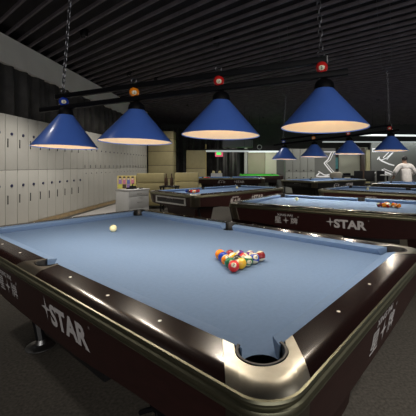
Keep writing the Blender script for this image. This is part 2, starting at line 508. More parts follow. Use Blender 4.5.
# ================================================================== BALLS
BR = .0286
NUM = {1: 'yellow', 2: 'blue', 3: 'red', 4: 'purple', 5: 'orange', 6: 'green', 7: 'maroon', 8: 'black', 9: 'yellow', 10: 'blue', 11: 'red', 12: 'purple', 13: 'orange', 14: 'green', 15: 'maroon'}
BM = {}
def ball_mesh(n):
    if n in BM: return BM[n]
    m = MB(); N, K = 24, 40
    if n == 0:
        m.lathe([(BR*math.sin(PI*i/N), -BR*math.cos(PI*i/N)) for i in range(N+1)], n=K); BM[0] = m.mesh('cue_ball', CUE); return BM[0]
    stripe = n > 8
    vs = [(0, -BR, 0)]; fs = []
    def P(i, k):
        a = PI*i/N; b = 2*PI*k/K; return (BR*math.sin(a)*math.cos(b), -BR*math.cos(a), BR*math.sin(a)*math.sin(b))
    rows = [[P(i, k % K) for k in range(K)] for i in range(N+1)]
    vs = [p for r in rows for p in r]
    for i in range(N):
        for k in range(K):
            k2 = (k+1) % K; fs.append((i*K+k, (i+1)*K+k, (i+1)*K+k2, i*K+k2))
    mi = []
    for f in fs:
        c = Vector((0, 0, 0))
        for j in f: c += Vector(vs[j])
        c /= 4
        mi.append(1 if (c.z > BR*.90 or (stripe and abs(c.y) > BR*.56)) else 0)
    m.add(vs, fs); m.m = mi
    tv, tf, tw, th = text_tris(str(n), 1., .03)
    sc_ = .0135/ max(th, .01)
    pts = []
    for x, y in tv:
        x *= sc_; y *= sc_; r = BR*1.006; pts.append((x, y, math.sqrt(max(r*r - x*x - y*y, 0))))
    m.add(pts, tf, 2)
    BM[n] = m.mesh('pool_ball', [ballmat(NUM[n]), CREAM, ballmat('black')], 40, False)
    return BM[n]
def aim(o, target, roll=0.):
    d = (Vector(target) - o.location).normalized(); o.rotation_mode = 'XYZ'
    o.rotation_euler = (d.to_track_quat('Z', 'Y').to_matrix() @ Matrix.Rotation(roll, 3, 'Z')).to_euler()
def rack(tx, ty, dx, dy, order, describe, group, close):
    """apex at (tx,ty), rows march along (dx,dy)"""
    d = Vector((dx, dy, 0)).normalized(); s = Vector((-d.y, d.x, 0)); i = 0
    for r in range(5):
        for c in range(r+1):
            p = Vector((tx, ty, 0)) + d*(r*2*BR*.868) + s*((c - r/2)*2*BR*1.002)
            o = put('pool_ball', ball_mesh(order[i]), None, (p.x, p.y, BED + BR + .0002))
            if close: aim(o, CAM + (Vector((0, 0, .4)) if i == 0 else Vector((random.choice((-2.5, 1.8, -.6)), random.choice((-2, 2)), random.uniform(-.5, 3)))), random.uniform(-1, 1))
            else: o.rotation_euler = (random.uniform(-2, 2), random.uniform(-2, 2), random.uniform(-3, 3))
            n = order[i]; kind = ('%s striped ball numbered %d' if n > 8 else 'solid %s ball numbered %d') % (NUM[n], n)
            tag(o, kind + ' ' + describe, 'pool ball', group); i += 1
# nearest table: apex towards the camera end
rack(.511, .533, .195, .115*1.0, [3, 1, 6, 14, 8, 13, 10, 11, 9, 2, 15, 12, 4, 7, 5], 'in the triangle on the nearest table', 'racked balls on the nearest table', True)
rack(3.67, .51, .05, .2, [5, 7, 13, 3, 6, 11, 2, 14, 9, 5, 8, 3, 10, 12, 15], 'in the triangle on the second table past the nearest', 'racked balls on the second table', False)
rack(3.77, 4.28, -.2, .02, [3, 5, 7, 11, 13, 3, 1, 15, 5, 11, 2, 8, 7, 3, 13], 'in the triangle on the table by the drawer unit', 'racked balls on the table by the drawer unit', False)
rack(*W(-1.55, 13.75)[:2], -RT.x, -RT.y, [3, 5, 7, 11, 13, 3, 9, 15, 5, 11, 2, 8, 7, 3, 13], 'in the triangle on the table under the long white lamp', 'racked balls on the table under the long lamp', False)
def cue(x, y, label, z=BED): return tag(put('cue_ball', ball_mesh(0), None, (x, y, z + BR + .0002)), label, 'cue ball')
cue(.648, 1.93, 'pale yellowish cue ball alone on the nearest blue table')
cue(3.60, 1.93, 'cue ball near the far end of the second table with the white maker name')
cue(5.0, 4.3, 'white cue ball on the table with the silver ball return')
cue(6.47, 1.80, 'yellowish cue ball on the third table in the row')
cue(9.5, .75, 'cue ball on the table before the man in grey')

# ================================================================== LAMPS
def shade_meshes():
    m = MB(); m.lathe_open([(.048, .207), (.050, .205), (.2295, .003), (.2305, 0), (.2295, -.001), (.2285, .001), (.2265, .004), (.046, .202)]); a = m.mesh('lamp_shade', SHADE, 40)
    m = MB(); m.lathe_open([(.2262, .0038), (.0465, .200), (.0, .201)]); b = m.mesh('lining', LINING, 40)
    m = MB(); m.lathe([(.053, .203), (.053, .214), (.050, .232), (.040, .247), (.022, .256), (.013, .262), (.013, .275), (0, .275)]); c = m.mesh('cap', BLACKM, 40)
    m = MB(); m.lathe([(0, .050), (.016, .054), (.028, .070), (.030, .085), (.024, .105), (.014, .125), (.013, .165), (0, .165)], n=20); d = m.mesh('bulb', BULB, 40)
    return a, b, c, d
SH, LI, CA, BU = shade_meshes()
SH.materials.clear(); SH.materials.append(SHADE)

def chain(parent, x, top, bottom, z0, pitch=.036):
    """links from (x,z0) up to top=(x,y,z) in the fixture's own frame"""
    a = Vector((x, 0, z0)); b = Vector(top); n = int((b-a).length/pitch); d = (b-a).normalized()
    u = d.cross(Vector((0, 1, 0))).normalized(); v = d.cross(u)
    m = MB()
    for i in range(n+1):
        c = a + d*(i*pitch); w = u if i % 2 == 0 else v; pts = []
        for k in range(12):
            t = 2*PI*k/12; pts.append(c + d*(.024*math.sin(t)) + w*(.0095*math.cos(t)))
        m.tube(pts, .0032, 5, closed=True)
    m.obj('chain', CHAINM, parent, 60)
def fixture(label, pts, tops, balls, power, overhang, tilt=0., hook=False):
    """pts: lamp rim centres in the world; the bars run along them"""
    a, b = Vector(pts[0]), Vector(pts[-1]); c = (a+b)/2; ax = (b-a); ax.z = 0; L = ax.length; ax.normalize()
    ti = math.atan2(b.z - a.z, L)
    o = thing('billiard_light', label, 'billiard light', c, 0, 'billiard light fixtures')
    o.rotation_euler = (0, -ti, math.atan2(ax.y, ax.x))
    inv = (Matrix.Translation(c) @ o.rotation_euler.to_matrix().to_4x4()).inverted()
    xs = [(inv @ Vector(p)).x for p in pts]
    lo = (xs[0] - overhang[0], xs[-1] + overhang[1]); up = (xs[0] - overhang[2], xs[-1] + overhang[3])
    m = MB(); m.box(lo[0], lo[1], -.017, .017, .256, .288, bev=.008); m.obj('bar', BLACKM, o)
    m = MB(); m.box(up[0], up[1], -.014, .014, .334, .364, bev=.003)
    bar2 = m.obj('bar', BLACKM, o)
    for sgn, xe in ((-1, up[0]), (1, up[1])):
        m = MB(); m.box(xe-.002, xe+.002, -.0145, .0145, .333, .365); m.obj('end_plate', CHROME, bar2)
    for i, x in enumerate(xs):
        s = put('lamp_shade', SH, o, (x, 0, 0)); k_ = .96 if not (i == 3 and power < 18) else .88; s.scale = (k_, k_, .98 if k_ == .96 else 1.08); s.rotation_euler = (.03, ti, 0); put('lining', LI, s); put('cap', CA, s); put('bulb', BU, s)
        bl = put('ball', ball_mesh(balls[i]), o, (x, 0, .311))
        bl.scale = (1.1,)*3
        wp = Matrix.Translation(c) @ o.rotation_euler.to_matrix().to_4x4() @ Vector((x, 0, .311))
        d = (o.rotation_euler.to_matrix().inverted() @ (CAM - wp)).normalized()
        bl.rotation_euler = d.to_track_quat('Z', 'Y').to_euler()
        m = MB(); pts_ = [(x + .018*math.cos(2*PI*k/16), 0, .364 + .018 + .018*math.sin(2*PI*k/16)) for k in range(16)]
        m.tube(pts_, .0035, 6, closed=True); m.obj('ring', CHAINM, o, 60)
        l = bpy.data.lights.new('lamp_glow', 'SPOT'); l.energy = power; l.color = (1, .90, .76); l.shadow_soft_size = .035; l.spot_size = math.radians(166); l.spot_blend = .35
        lo_ = bpy.data.objects.new('lamp_glow', l); COL.objects.link(lo_); lo_.parent = s; lo_.location = (0, 0, .03)
        l = bpy.data.lights.new('bulb_glow', 'POINT'); l.energy = 1.0; l.color = (1, .78, .52); l.shadow_soft_size = .03
        lo_ = bpy.data.objects.new('bulb_glow', l); COL.objects.link(lo_); lo_.parent = s; lo_.location = (0, 0, .035)
    for x, t in zip((xs[0], xs[-1]), tops):
        tl = inv @ Vector(t)
        chain(o, x, tl, None, .42)
        if hook:
            m = MB(); m.tube([tl + Vector((-.07, 0, .07)), tl, tl + Vector((.07, 0, .07))], .006, 6)
            m.tube([tl + Vector((-.07, 0, .07)), tl + Vector((-.09, 0, 3.79 - t[2]))], .003, 4); m.tube([tl + Vector((.07, 0, .07)), tl + Vector((.09, 0, 3.79 - t[2]))], .003, 4)
            m.obj('hook', CHAINM, o, 60)
    return o
lamps1 = [Vector(p) for p in ((0.8334, 0.1972, 1.5274), (0.6333, 0.7351, 1.5076), (0.4333, 1.2728, 1.4778), (0.2341, 1.8083, 1.4587))]      # rim centres of the four shades, metres
b1 = lamps1[0]; b4 = lamps1[3]
def lean(p, dpx_per, d):      # chain top at ceiling height, leaning a little
    q = Vector(p); dz = 3.78 - p.z; q += RT*(dpx_per*dz); q.z = 3.78; return q
fixture('billiard light with four large blue cone shades over the nearest table', lamps1, (lean(b1, -.048, 0), lean(b4, .06, 0)), (3, 3, 5, 2), 14.0, (.13, .21, .03, .065))
lamps2 = [Vector(p) for p in ((3.9982, 0.6885, 1.5391), (3.9832, 1.2841, 1.5024), (4.0238, 1.8741, 1.4748), (4.0959, 2.4568, 1.4463))]
ta, tb = Vector((3.9664, 0.7283, 2.6369)), Vector((4.1133, 2.4351, 2.5311))
fixture('billiard light with four smaller looking blue cone shades over the second table', lamps2, (ta, tb), (3, 3, 5, 2), 22.0, (.13, .21, .03, .065), hook=True)

# ================================================================== ROOM
def room_obj(name, mb, mats, parent=None, smooth=35):
    o = mb.obj(name, mats, parent, smooth)
    if parent is None: o.location = (CAM.x, CAM.y, 0); o.rotation_euler = (0, 0, ROOM_ROT)
    return o
LATW, DB = -4.54, 19.4
CH = 3.84
m = MB(); m.box(-5.2, 13, -5, DB+.2, -.1, 0); structure(room_obj('floor', m, CARPET))
m = MB(); m.box(-5.2, 13, -5, DB+.2, CH+.16, CH+.24); structure(room_obj('ceiling', m, CEIL))
# slats under the ceiling, running along the tables
m = MB()
u0 = CAM.x
inv = Matrix.Rotation(-ROOM_ROT, 3, 'Z')
import itertools
def clip(x):
    """interval of y for which (x,y) is inside the room rectangle"""
    lo, hi = -60., 60.
    for n, c0, c1 in ((RT, -5.1, 12.9), (FW, -4.9, DB+.05)):
        a = (x - CAM.x)*n.x; k = n.y
        y0 = (c0 - a)/k + CAM.y; y1 = (c1 - a)/k + CAM.y
        lo = max(lo, min(y0, y1)); hi = min(hi, max(y0, y1))
    return lo, hi
x = -9.
while x < 28:
    lo, hi = clip(x)
    if hi - lo > .1: m.box(x-.016, x+.016, lo, hi, CH-.02, CH+.035)
    x += .25
o = m.obj('ceiling_slats', SLAT, None, 0); o.name = 'ceiling_slat_layer'; structure(o)
m = MB(); m.box(-5.2, -5.08, -5, DB+.2, 0, CH+.24); structure(room_obj('wall_left', m, WALLD))
m = MB(); m.box(-5.2, 13, DB, DB+.15, 0, CH+.24); structure(room_obj('wall_back', m, WALLD))
m = MB(); m.box(-5.08, LATW, -2, 14.95, 3.28, CH-.03); structure(room_obj('trim_1', m, BEAM))
m = MB(); m.box(LATW+.002, LATW+.018, -2, 14.9, .05, .145); structure(room_obj('trim_2', m, STRIPW))
m = MB(); m.box(LATW+.02, LATW+.9, -2, 14.9, 0, .012); structure(room_obj('trim_3', m, TILE))
# drape above the lockers
rows = []
for i in range(420):
    d = -1.5 + 16.4*i/419
    off = .045*math.sin(d*14 + 1.3*math.sin(d*2.1)) + .02*math.sin(d*31)
    rows.append([(LATW-.08 + off, d, 2.33), (LATW-.08 + off*1.1, d, 2.8), (LATW-.08 + off*.8, d, 3.28)])
m = MB(); m.grid(rows); o = room_obj('curtain', m, CURTAIN); tag(o, 'long dark pleated drape above the row of grey lockers', 'curtain')
sd = o.modifiers.new('thickness', 'SOLIDIFY'); sd.thickness = .008

# ---- lockers
LW = .324
def locker_meshes():
    R = {}
    m = MB(); m.box(-.50, 0, 0, LW, .0, 2.32); R['body'] = m.mesh('body', LOCKER, 0)
    m = MB(); m.box(-.50, .001, .002, LW-.002, .148, 2.316); R['gap'] = m.mesh('gap', LOCKGAP, 0)
    for k, (z0, z1) in enumerate(((.153, 1.246), (1.254, 2.314))):
        m = MB(); m.box(.0012, .020, .005, LW-.005, z0, z1, bev=.003); R['door%d' % k] = m.mesh('door', LOCKER, 30)
        m = MB(); M = Matrix.Rotation(PI/2, 3, 'Y'); zl = (.945, 1.95)[k]; m.lathe([(.029, .0), (.029, .012), (.018, .016), (0, .016)], (.0205, LW*.5, zl), 20, M=M); R['lock%d' % k] = m.mesh('lock', LOCKBLUE, 40)
        zh = (.68, 1.77)[k]; m = MB(); m.box(.0205, .034, LW*.18-.006, LW*.18+.006, zh-.085, zh+.085, bev=.003); R['handle%d' % k] = m.mesh('handle', HANDLE, 30)
    m = MB(); m.lathe([(.021, .0), (.021, .012), (.012, .016), (0, .016)], (.0205, LW*.5, 1.79), 16, M=Matrix.Rotation(PI/2, 3, 'Y')); R['lockB'] = m.mesh('lock', LOCKBLUE, 40)
    m = MB(); m.box(.0205, .036, LW*.3-.01, LW*.3+.01, 1.27, 1.36, bev=.003); R['handleB'] = m.mesh('handle', CHROME, 30)
    m = MB(); m.lathe([(.016, .0), (.016, .012), (.010, .016), (0, .016)], (.0205, LW*.5, 1.12), 16, M=Matrix.Rotation(PI/2, 3, 'Y')); R['lockC'] = m.mesh('lock', CHROME, 40)
    return R
LM = locker_meshes()
ORD = ['first', 'second', 'third', 'fourth', 'fifth', 'sixth', 'seventh', 'eighth', 'ninth', 'tenth', 'eleventh', 'twelfth', 'thirteenth', 'fourteenth', 'fifteenth', 'sixteenth', 'seventeenth', 'eighteenth', 'nineteenth', 'twentieth']
for i in range(28):
    d = 5.776 + .324*i
    p = W(LATW-.022, d)
    if i < 10: lab = 'grey two-door locker with navy locks, %s counted from the left edge of the photo' % ORD[i]
    else: lab = 'grey two-door locker with small silver handles, %s counted beyond the navy-locked ones' % ORD[i-10]
    t = thing('locker', lab, 'locker', p, ROOM_ROT, 'wall of grey lockers')
    put('body', LM['body'], t); put('door_gap', LM['gap'], t)
    for k in range(2):
        dr = put('door', LM['door%d' % k], t)
        if i < 10: put('lock', LM['lock%d' % k], dr); put('handle', LM['handle%d' % k], dr)
        elif k == 1: put('lock', LM['lockB'], dr); put('handle', LM['handleB'], dr)
        else: put('lock', LM['lockC'], dr)

# ---- wood clad column and tan panels
def at_room(o, lat, d, z=0, rot=0.):
    o.location = W(lat, d, z); o.rotation_euler = (0, 0, ROOM_ROT + rot); return o
def panel(name, label, cat, lat0, lat1, d, dep, h, seams, mt, grp=None):
    t = thing(name, label, cat, (0, 0, 0), 0, grp); at_room(t, (lat0+lat1)/2, d)
    w = (lat1-lat0)/2
    zs = [0] + seams + [h]
    m = MB(); m.box(-w+.01, w-.01, .01, dep, 0, h-.01); m.obj('core', SEAM, t)
    for z0, z1 in zip(zs, zs[1:]):
        m = MB(); m.box(-w, w, 0, dep+.01, z0+.012, z1-.006, bev=.008); m.obj('board', mt, t)
    return t
panel('clad_column', 'square column clad in tan boards at the end of the locker row', 'column', -4.52, -3.36, 14.98, .6, 2.95, [.75, 1.35, 2.0, 2.6], TANW)
panel('tan_screen', 'tan upright screen panel against the dark drapes, beside the thin yellow pole', 'screen', -2.98, -2.0, 16.2, .15, 2.12, [1.2], TANW)
m = MB(); m.lathe([(.09, 0), (.09, .02), (.022, .03), (.022, 2.3), (.03, 2.31), (.03, 2.4), (0, 2.4)], n=14); o = m.obj('pole', GOLD); at_room(o, -1.97, 16.0); tag(o, 'thin yellow pole standing right of the tan screen', 'pole')
# back drapes between the column and the pale panels
def drape(name, label, l0, l1, d, z0, z1):
    rows = []
    n = int((l1-l0)*40)
    for i in range(n+1):
        l = l0 + (l1-l0)*i/n; off = .05*math.sin(l*17 + math.sin(l*3)) + .02*math.sin(l*37)
        rows.append([(l, d+off, z0), (l, d+off, z1)])
    m = MB(); m.grid(rows); o = room_obj(name, m, CURTAIN); tag(o, label, 'curtain'); s = o.modifiers.new('thickness', 'SOLIDIFY'); s.thickness = .008
drape('curtain', 'floor length black drape behind the tan screen', -5.0, -1.6, 17.9, .02, 3.4)
drape('curtain', 'floor length black drape under the green exit sign', -1.55, -.47, 17.6, .02, 3.2)

t = thing('crate', 'grey crate of yellow and dark odds and ends behind the far pool table', 'crate'); at_room(t, -1.40, 15.6)
m = MB()
for (x0, x1, y0, y1) in ((-.26, .26, -.18, -.16), (-.26, .26, .16, .18), (-.26, -.24, -.16, .16), (.24, .26, -.16, .16)): m.box(x0, x1, y0, y1, .80, .98)
m.box(-.26, .26, -.18, .18, .78, .80); m.obj('box', PALE, t)
m = MB(); m.box(-.2, .2, -.14, .14, 0, .78, bev=.01); m.obj('stand', BLACK, t)
for k, (dx, zz, mt, lab) in enumerate(((-.15, .80, 'yellow', 'yellow round tub in the grey crate, the one nearer the tan screen'), (.0, .80, 'black', 'dark round tub in the middle of the grey crate'), (.15, .80, 'yellow', 'yellow round tub in the grey crate, the one nearer the exit sign'))):
    m = MB(); m.lathe([(0, 0), (.065, 0), (.072, .02), (.072, .24), (.06, .27), (.03, .30), (0, .30)], n=18); o = m.obj('tub', mat('tub_' + mt, (.55, .50, .25) if mt == 'yellow' else (.03, .03, .03), .5)); at_room(o, -1.40 + dx, 15.6, zz); tag(o, lab, 'tub', 'tubs in the grey crate')

# ---- armchairs (high tan backs)
def armchair(label, lat, d, rot, w=.86):
    t = thing('armchair', label, 'armchair', (0, 0, 0), 0, 'tan high-backed armchairs'); at_room(t, lat, d, 0, rot)
    h = w/2
    m = MB(); m.box(-h, h, -.02, .16, .52, .80, bev=.03); m.box(-h, h, -.02, .16, .805, 1.10, bev=.03); m.box(-h, h, -.02, .16, .10, .515, bev=.03); m.obj('backrest', TAN, t)
    m = MB(); m.box(-h+.13, h-.13, .16, .80, .28, .46, bev=.04); m.obj('seat', TAN, t)
    for s in (-1, 1):
        m = MB(); m.box(min(s*h, s*(h-.12)), max(s*h, s*(h-.12)), .16, .82, .08, .62, bev=.03); m.obj('armrest', TAN, t)
    for sx in (-1, 1):
        for y in (.04, .74):
            m = MB(); m.box(sx*(h-.07)-.025, sx*(h-.07)+.025, y-.025, y+.025, 0, .10); m.obj('leg', BLACK, t)
armchair('tan leather armchair with a high back behind the white drawer unit', -2.95, 10.0, 0)
armchair('tan leather armchair with a high back further right, behind the silver ball return', -2.02, 11.0, 0, .80)
# side table with two bottles between the chairs
t = thing('side_table', 'small dark table between the two tan armchairs', 'side table'); at_room(t, -2.25, 9.55)
m = MB(); m.box(-.26, .26, -.2, .2, .70, .745, bev=.01); m.obj('tabletop', BLACK, t)
for sx in (-1, 1):
    for sy in (-1, 1):
        m = MB(); m.box(sx*.22-.02, sx*.22+.02, sy*.16-.02, sy*.16+.02, 0, .70); m.obj('leg', BLACK, t)
for k, (dx, lab) in enumerate(((-.10, 'brown bottle on the dark side table, the one nearer the drawer unit'), (.06, 'brown bottle on the dark side table, the one nearer the pool tables'))):
    m = MB(); m.lathe([(0, 0), (.045, 0), (.05, .01), (.05, .17), (.04, .21), (.017, .26), (.016, .34), (.02, .345), (.02, .36), (0, .36)], n=18); o = m.obj('bottle', BROWN); at_room(o, -2.25 + dx, 9.55, .745); tag(o, lab, 'bottle', 'brown bottles')

# ---- drawer unit with things on it
t = thing('drawer_unit', 'pale grey drawer unit at the far corner of the nearest table', 'drawer unit', (3.425, 6.255, 0), 0)
m = MB(); m.box(0, .50, 0, .62, .04, .735, bev=.004); m.obj('body', PALE, t)
m = MB(); m.box(-.012, .512, -.022, .63, .735, .757, bev=.004); m.obj('top', PALE, t)
m = MB(); m.box(.03, .47, .03, .58, 0, .04); m.obj('plinth', BLACK, t)
for z0, z1 in ((.60, .725), (.33, .59), (.06, .32)):
    m = MB(); m.box(.012, .488, -.018, -.001, z0, z1, bev=.004); dr = m.obj('drawer', PALE, t)
    m = MB(); zc = (z0+z1)/2; m.tube([(.20, -.018, zc), (.20, -.036, zc), (.30, -.036, zc), (.30, -.018, zc)], .005, 6); m.obj('handle', CHROME, dr)
t.scale = (1.1, .9, 1.025)
t = thing('display_box', 'bright yellow display box with purple and pink figures on the drawer unit', 'display box', (3.585, 6.60, 0.7759), ROOM_ROT)
m = MB(); m.box(-.225, .225, 0, .07, 0, .32, bev=.004); m.obj('box', mat('poster_yellow', (.62, .50, .18), .5, var=.1, scale=12), t)
m = MB()
cols = [mat('poster_violet', (.30, .20, .45), .5), mat('poster_pink', (.60, .20, .28), .5), mat('poster_blue', (.16, .18, .45), .5), mat('poster_lime', (.6, .6, .12), .5), mat('poster_dark', (.06, .04, .03), .5), mat('poster_cream', (.7, .58, .42), .5)]
for k in range(4):
    x0 = -.20 + k*.10
    m.box(x0+.01, x0+.085, -.004, .002, .12, .25, (0, 1, 2, 1)[k]); m.box(x0+.025, x0+.07, -.006, .002, .22, .285, 5)
    m.box(x0+.02, x0+.075, -.008, .002, .262, .30, 4); m.box(x0+.005, x0+.09, -.005, .002, .015, .11, (3, 4, 0, 3)[k])
m.obj('print', cols, t, 0)
m = MB(); m.box(-.13, .11, -.05, .05, 0, .035, bev=.008); m.box(-.06, .09, -.04, .04, .035, .075, bev=.012); m.tube([(.0, 0, .07), (.02, 0, .14)], .012); o = m.obj('desk_tool', BLACK); o.location = (3.64, 6.44, 0.7759); o.rotation_euler = (0, 0, ROOM_ROT); tag(o, 'small black desk tool in front of the yellow display box', 'desk tool')
m = MB(); m.box(-.11, .11, -.06, .06, 0, .006); o = m.obj('paper_sheet', PAPER); o.location = (3.74, 6.315, 0.7759); o.rotation_euler = (0, 0, .3); tag(o, 'white paper lying at the front edge of the drawer unit', 'paper')
m = MB(); m.box(-.06, .06, -.03, .03, 0, .02, bev=.004); o = m.obj('phone', BLACK); o.location = (3.80, 6.32, 0.7824); o.rotation_euler = (0, 0, .5); tag(o, 'dark slim phone lying on the white paper', 'phone')

# ---- far end: exit sign, lamps, panels
t = thing('exit_sign', 'small glowing green and red sign hanging before the dark drapes', 'sign'); at_room(t, -1.27, 15.4, 1.74)
m = MB(); m.box(-.19, .19, 0, .05, .03, .24, bev=.01); m.obj('frame', REDS, t)
m = MB(); m.box(-.12, .10, -.008, .0, .12, .235, bev=.003); m.obj('panel', GREENS, t)
m = MB(); m.box(-.19, -.16, .02, .03, .24, 1.9); m.box(.16, .19, .02, .03, .24, 1.9); m.obj('hanger', BLACK, t)
def tube_lamp(label, lat0, lat1, d, z, dim=False, skew=0., w=.08, h=.07, top=None):
    t = thing('linear_light', label, 'linear light', (0, 0, 0), 0, 'long white linear lights'); at_room(t, (lat0+lat1)/2, d, z, skew)
    L = (lat1-lat0)/2
    m = MB(); m.box(-L, L, -w/2, w/2, 0, h, bev=.008); m.obj('diffuser', DIMLIGHT if dim else LIGHTM, t)
    m = MB(); m.box(-L-.02, L+.02, -w/2-.01, w/2+.01, h, h+.05); m.obj('housing', BLACK, t)
    l = bpy.data.lights.new('tube_glow', 'AREA'); l.shape = 'RECTANGLE'; l.size = 2*L; l.size_y = w; l.energy = 9*2*L; l.color = (.93, 1, .98)
    o = bpy.data.objects.new('tube_glow', l); COL.objects.link(o); o.parent = t; o.location = (0, 0, -.01)
    for s in (-1, 1):
        m = MB(); m.box(s*L*.8-.005, s*L*.8+.005, -.005, .005, h+.05, (top or CH-.03)-z); m.obj('hanger', BLACK, t)
tube_lamp('long pale lamp bar over the pool table by the exit sign', -1.62, .12, 13.2, 1.90, True, .06)
tube_lamp('white lamp bar over the green snooker table', .12, 1.85, 15.4, 1.98, False)
tube_lamp('bright linear light high up, just above the rightmost far blue shade', 4.9, 10.0, 14.0, 2.62, False, .10, .3, .05)
tube_lamp('second bright linear light below and right of the highest one', 5.8, 10.5, 14.6, 2.10, False, .06, .3, .05)
tube_lamp('dim linear light farther back near the right edge of the photo', 4.0, 10.5, 16.8, 2.55, True, .03, .3, .05)
t = thing('ceiling_duct', 'grey boxy duct hanging above the exit sign', 'duct'); at_room(t, -.4, 15.9, 2.24)
m = MB(); m.box(-.75, .75, -.25, .25, 0, .34, bev=.02); m.obj('duct', mat('duct_grey', (.14, .145, .145), .6), t)
m = MB(); m.box(-.6, -.58, -.02, .02, .34, 1.56); m.box(.58, .6, -.02, .02, .34, 1.56); m.obj('hanger', BLACK, t)
m = MB(); M = Matrix.Rotation(PI/2, 3, 'X')
t = thing('wall_clock', 'round white ringed clock above the pale panels', 'clock'); at_room(t, .68, 15.9, 2.26)
m.lathe([(.12, 0), (.12, .03), (.085, .03), (.085, .01), (.12, 0)], (0, 0, 0), 28, M=M); m.obj('rim', PALE, t)
m = MB(); m.lathe([(.0, .0), (.088, .0), (.088, .014), (0, .014)], (0, 0, 0), 24, M=M); m.obj('face', BLACK, t)
m = MB(); m.box(-.008, .008, 0, .02, .1, 1.55); m.obj('hanger', BLACK, t)
# pale wall panels behind the snooker table
def wallpanel(label, l0, l1, d, z1, mt, dep=.12, name='wall_panel', z0=0):
    m = MB(); m.box(-(l1-l0)/2, (l1-l0)/2, 0, dep, z0, z1, bev=.006); o = m.obj(name, mt); at_room(o, (l0+l1)/2, d); return tag(o, label, 'wall panel')
wallpanel('sage grey wall panel left of the far blue lamps, behind the snooker table', .13, 1.12, 18.75, 2.20, WALLG)
wallpanel('paler sage wall panel next to the grey one behind the snooker table', 1.14, 1.79, 18.75, 2.20, WALLP)
wallpanel('grey sage wall panel just behind the leftmost far blue lamp', 1.80, 2.26, 18.8, 2.20, MURALG)
m = MB(); m.box(-.09, .09, -.09, .09, 0, 2.45, bev=.01); o = m.obj('post', PALE); at_room(o, .01, 18.86); tag(o, 'square pale post at the left edge of the sage panels', 'post')
# far lockers
FL = .325
for i in range(4):
    t = thing('locker', 'tall grey locker of the far back row, %s from the left' % ORD[i], 'locker', (0, 0, 0), 0, 'far row of grey lockers'); at_room(t, 1.80 + .332*i, 14.6)
    m = MB(); m.box(0, FL, .02, .5, 0, 2.12); m.obj('body', LOCKGAP, t)
    for z0, z1, zl in ((.1, 1.05, .8), (1.06, 2.1, 1.12)):
        m = MB(); m.box(.004, FL-.004, 0, .018, z0, z1, bev=.003); dr = m.obj('door', mat('far_locker', (.25, .26, .235), .5, var=.03, scale=3), t)
        m = MB(); m.lathe([(.028, 0), (.028, .012), (0, .012)], (FL*.5, 0, zl), 14, M=Matrix.Rotation(PI/2, 3, 'X')); m.obj('lock', BLACK, dr)
# dragon mural panel, drawn in white strokes
def stroke(mb, pts, w, y=-.006):
    for (x0, z0), (x1, z1) in zip(pts, pts[1:]):
        dx, dz = x1-x0, z1-z0; L = math.hypot(dx, dz) or 1; nx, nz = -dz/L*w/2, dx/L*w/2
        mb.prism([(x0+nx, y, z0+nz), (x0-nx, y, z0-nz), (x1-nx, y, z1-nz), (x1+nx, y, z1+nz)], (0, .006, 0))
t = thing('mural_panel', 'dark grey panel painted with a white zigzag figure, beside the far lockers', 'mural'); at_room(t, 3.20, 14.9)
m = MB(); m.box(-.05, .95, 0, .1, 0, 2.15, bev=.005); m.obj('board', mat('mural_dark', (.13, .135, .125), .8), t)
m = MB()
stroke(m, [(.78, 2.0), (.60, 1.62), (.42, 1.46), (.62, 1.20), (.84, .95), (.55, .92)], .055)
stroke(m, [(.86, 1.95), (.70, 1.60), (.52, 1.47), (.70, 1.24), (.93, .98)], .03)
stroke(m, [(.20, 1.0), (.05, .86), (.35, .84), (.80, .86)], .06); stroke(m, [(.16, 1.08), (.42, .92), (.6, .9)], .05)
stroke(m, [(.30, 1.98), (.95, 1.98)], .05)
m.obj('drawing', CHALK, t, 0)
m = MB(); m.box(-.42, .42, -.12, .12, 0, .82, bev=.008); o = m.obj('cabinet', mat('cabinet_grey', (.22, .225, .22), .5)); at_room(o, 3.56, 14.72); tag(o, 'low grey cabinet below the white zigzag mural', 'cabinet')
wallpanel('bright pale wall panel behind the third far blue lamp', 4.65, 6.05, 16.0, 2.25, WALLP)
m = MB(); m.box(-.09, .09, 0, .2, 0, 2.2, bev=.01); o = m.obj('post', mat('post_brown', (.05, .028, .018), .5)); at_room(o, 5.60, 15.4); tag(o, 'dark brown post between the pale panel and the tan one', 'post')
wallpanel('tan wall panel right of the dark brown post', 5.74, 6.02, 15.4, 2.1, TANW)
t = thing('mural_wall', 'wide dark grey wall painted with white strokes behind the man in grey', 'mural'); at_room(t, 5.55, 14.2)
m = MB(); m.box(-.02, 2.6, 0, .15, 0, 2.35, bev=.005); m.obj('board', MURALG, t)
m = MB()
stroke(m, [(1.25, 1.95), (1.0, 1.72), (.72, 1.62)], .035); stroke(m, [(1.10, 1.98), (.86, 1.74)], .035)
stroke(m, [(.62, 1.74), (.80, 1.60), (1.12, 1.46), (1.35, 1.40)], .06); stroke(m, [(.60, 1.66), (.70, 1.78)], .05); stroke(m, [(1.30, 1.98), (1.02, 1.66)], .03)
stroke(m, [(.80, 1.22), (.98, 1.10), (1.22, 1.02)], .07); stroke(m, [(.80, 1.14), (.98, 1.02), (1.18, .94)], .035); stroke(m, [(.88, 1.26), (1.32, 1.08)], .03)
stroke(m, [(.44, 1.04), (.50, 1.12)], .09); stroke(m, [(.62, .94), (.72, 1.0)], .08); stroke(m, [(.36, .94), (.5, .90)], .03)
stroke(m, [(.38, 2.12), (.95, 2.18)], .04); stroke(m, [(.38, 2.0), (.8, 2.01)], .025); stroke(m, [(.40, 2.0), (.40, 2.16)], .03)
m.v = [(x-.36, y, z-.05) for x, y, z in m.v]
m.obj('drawing', CHALK, t, 0)
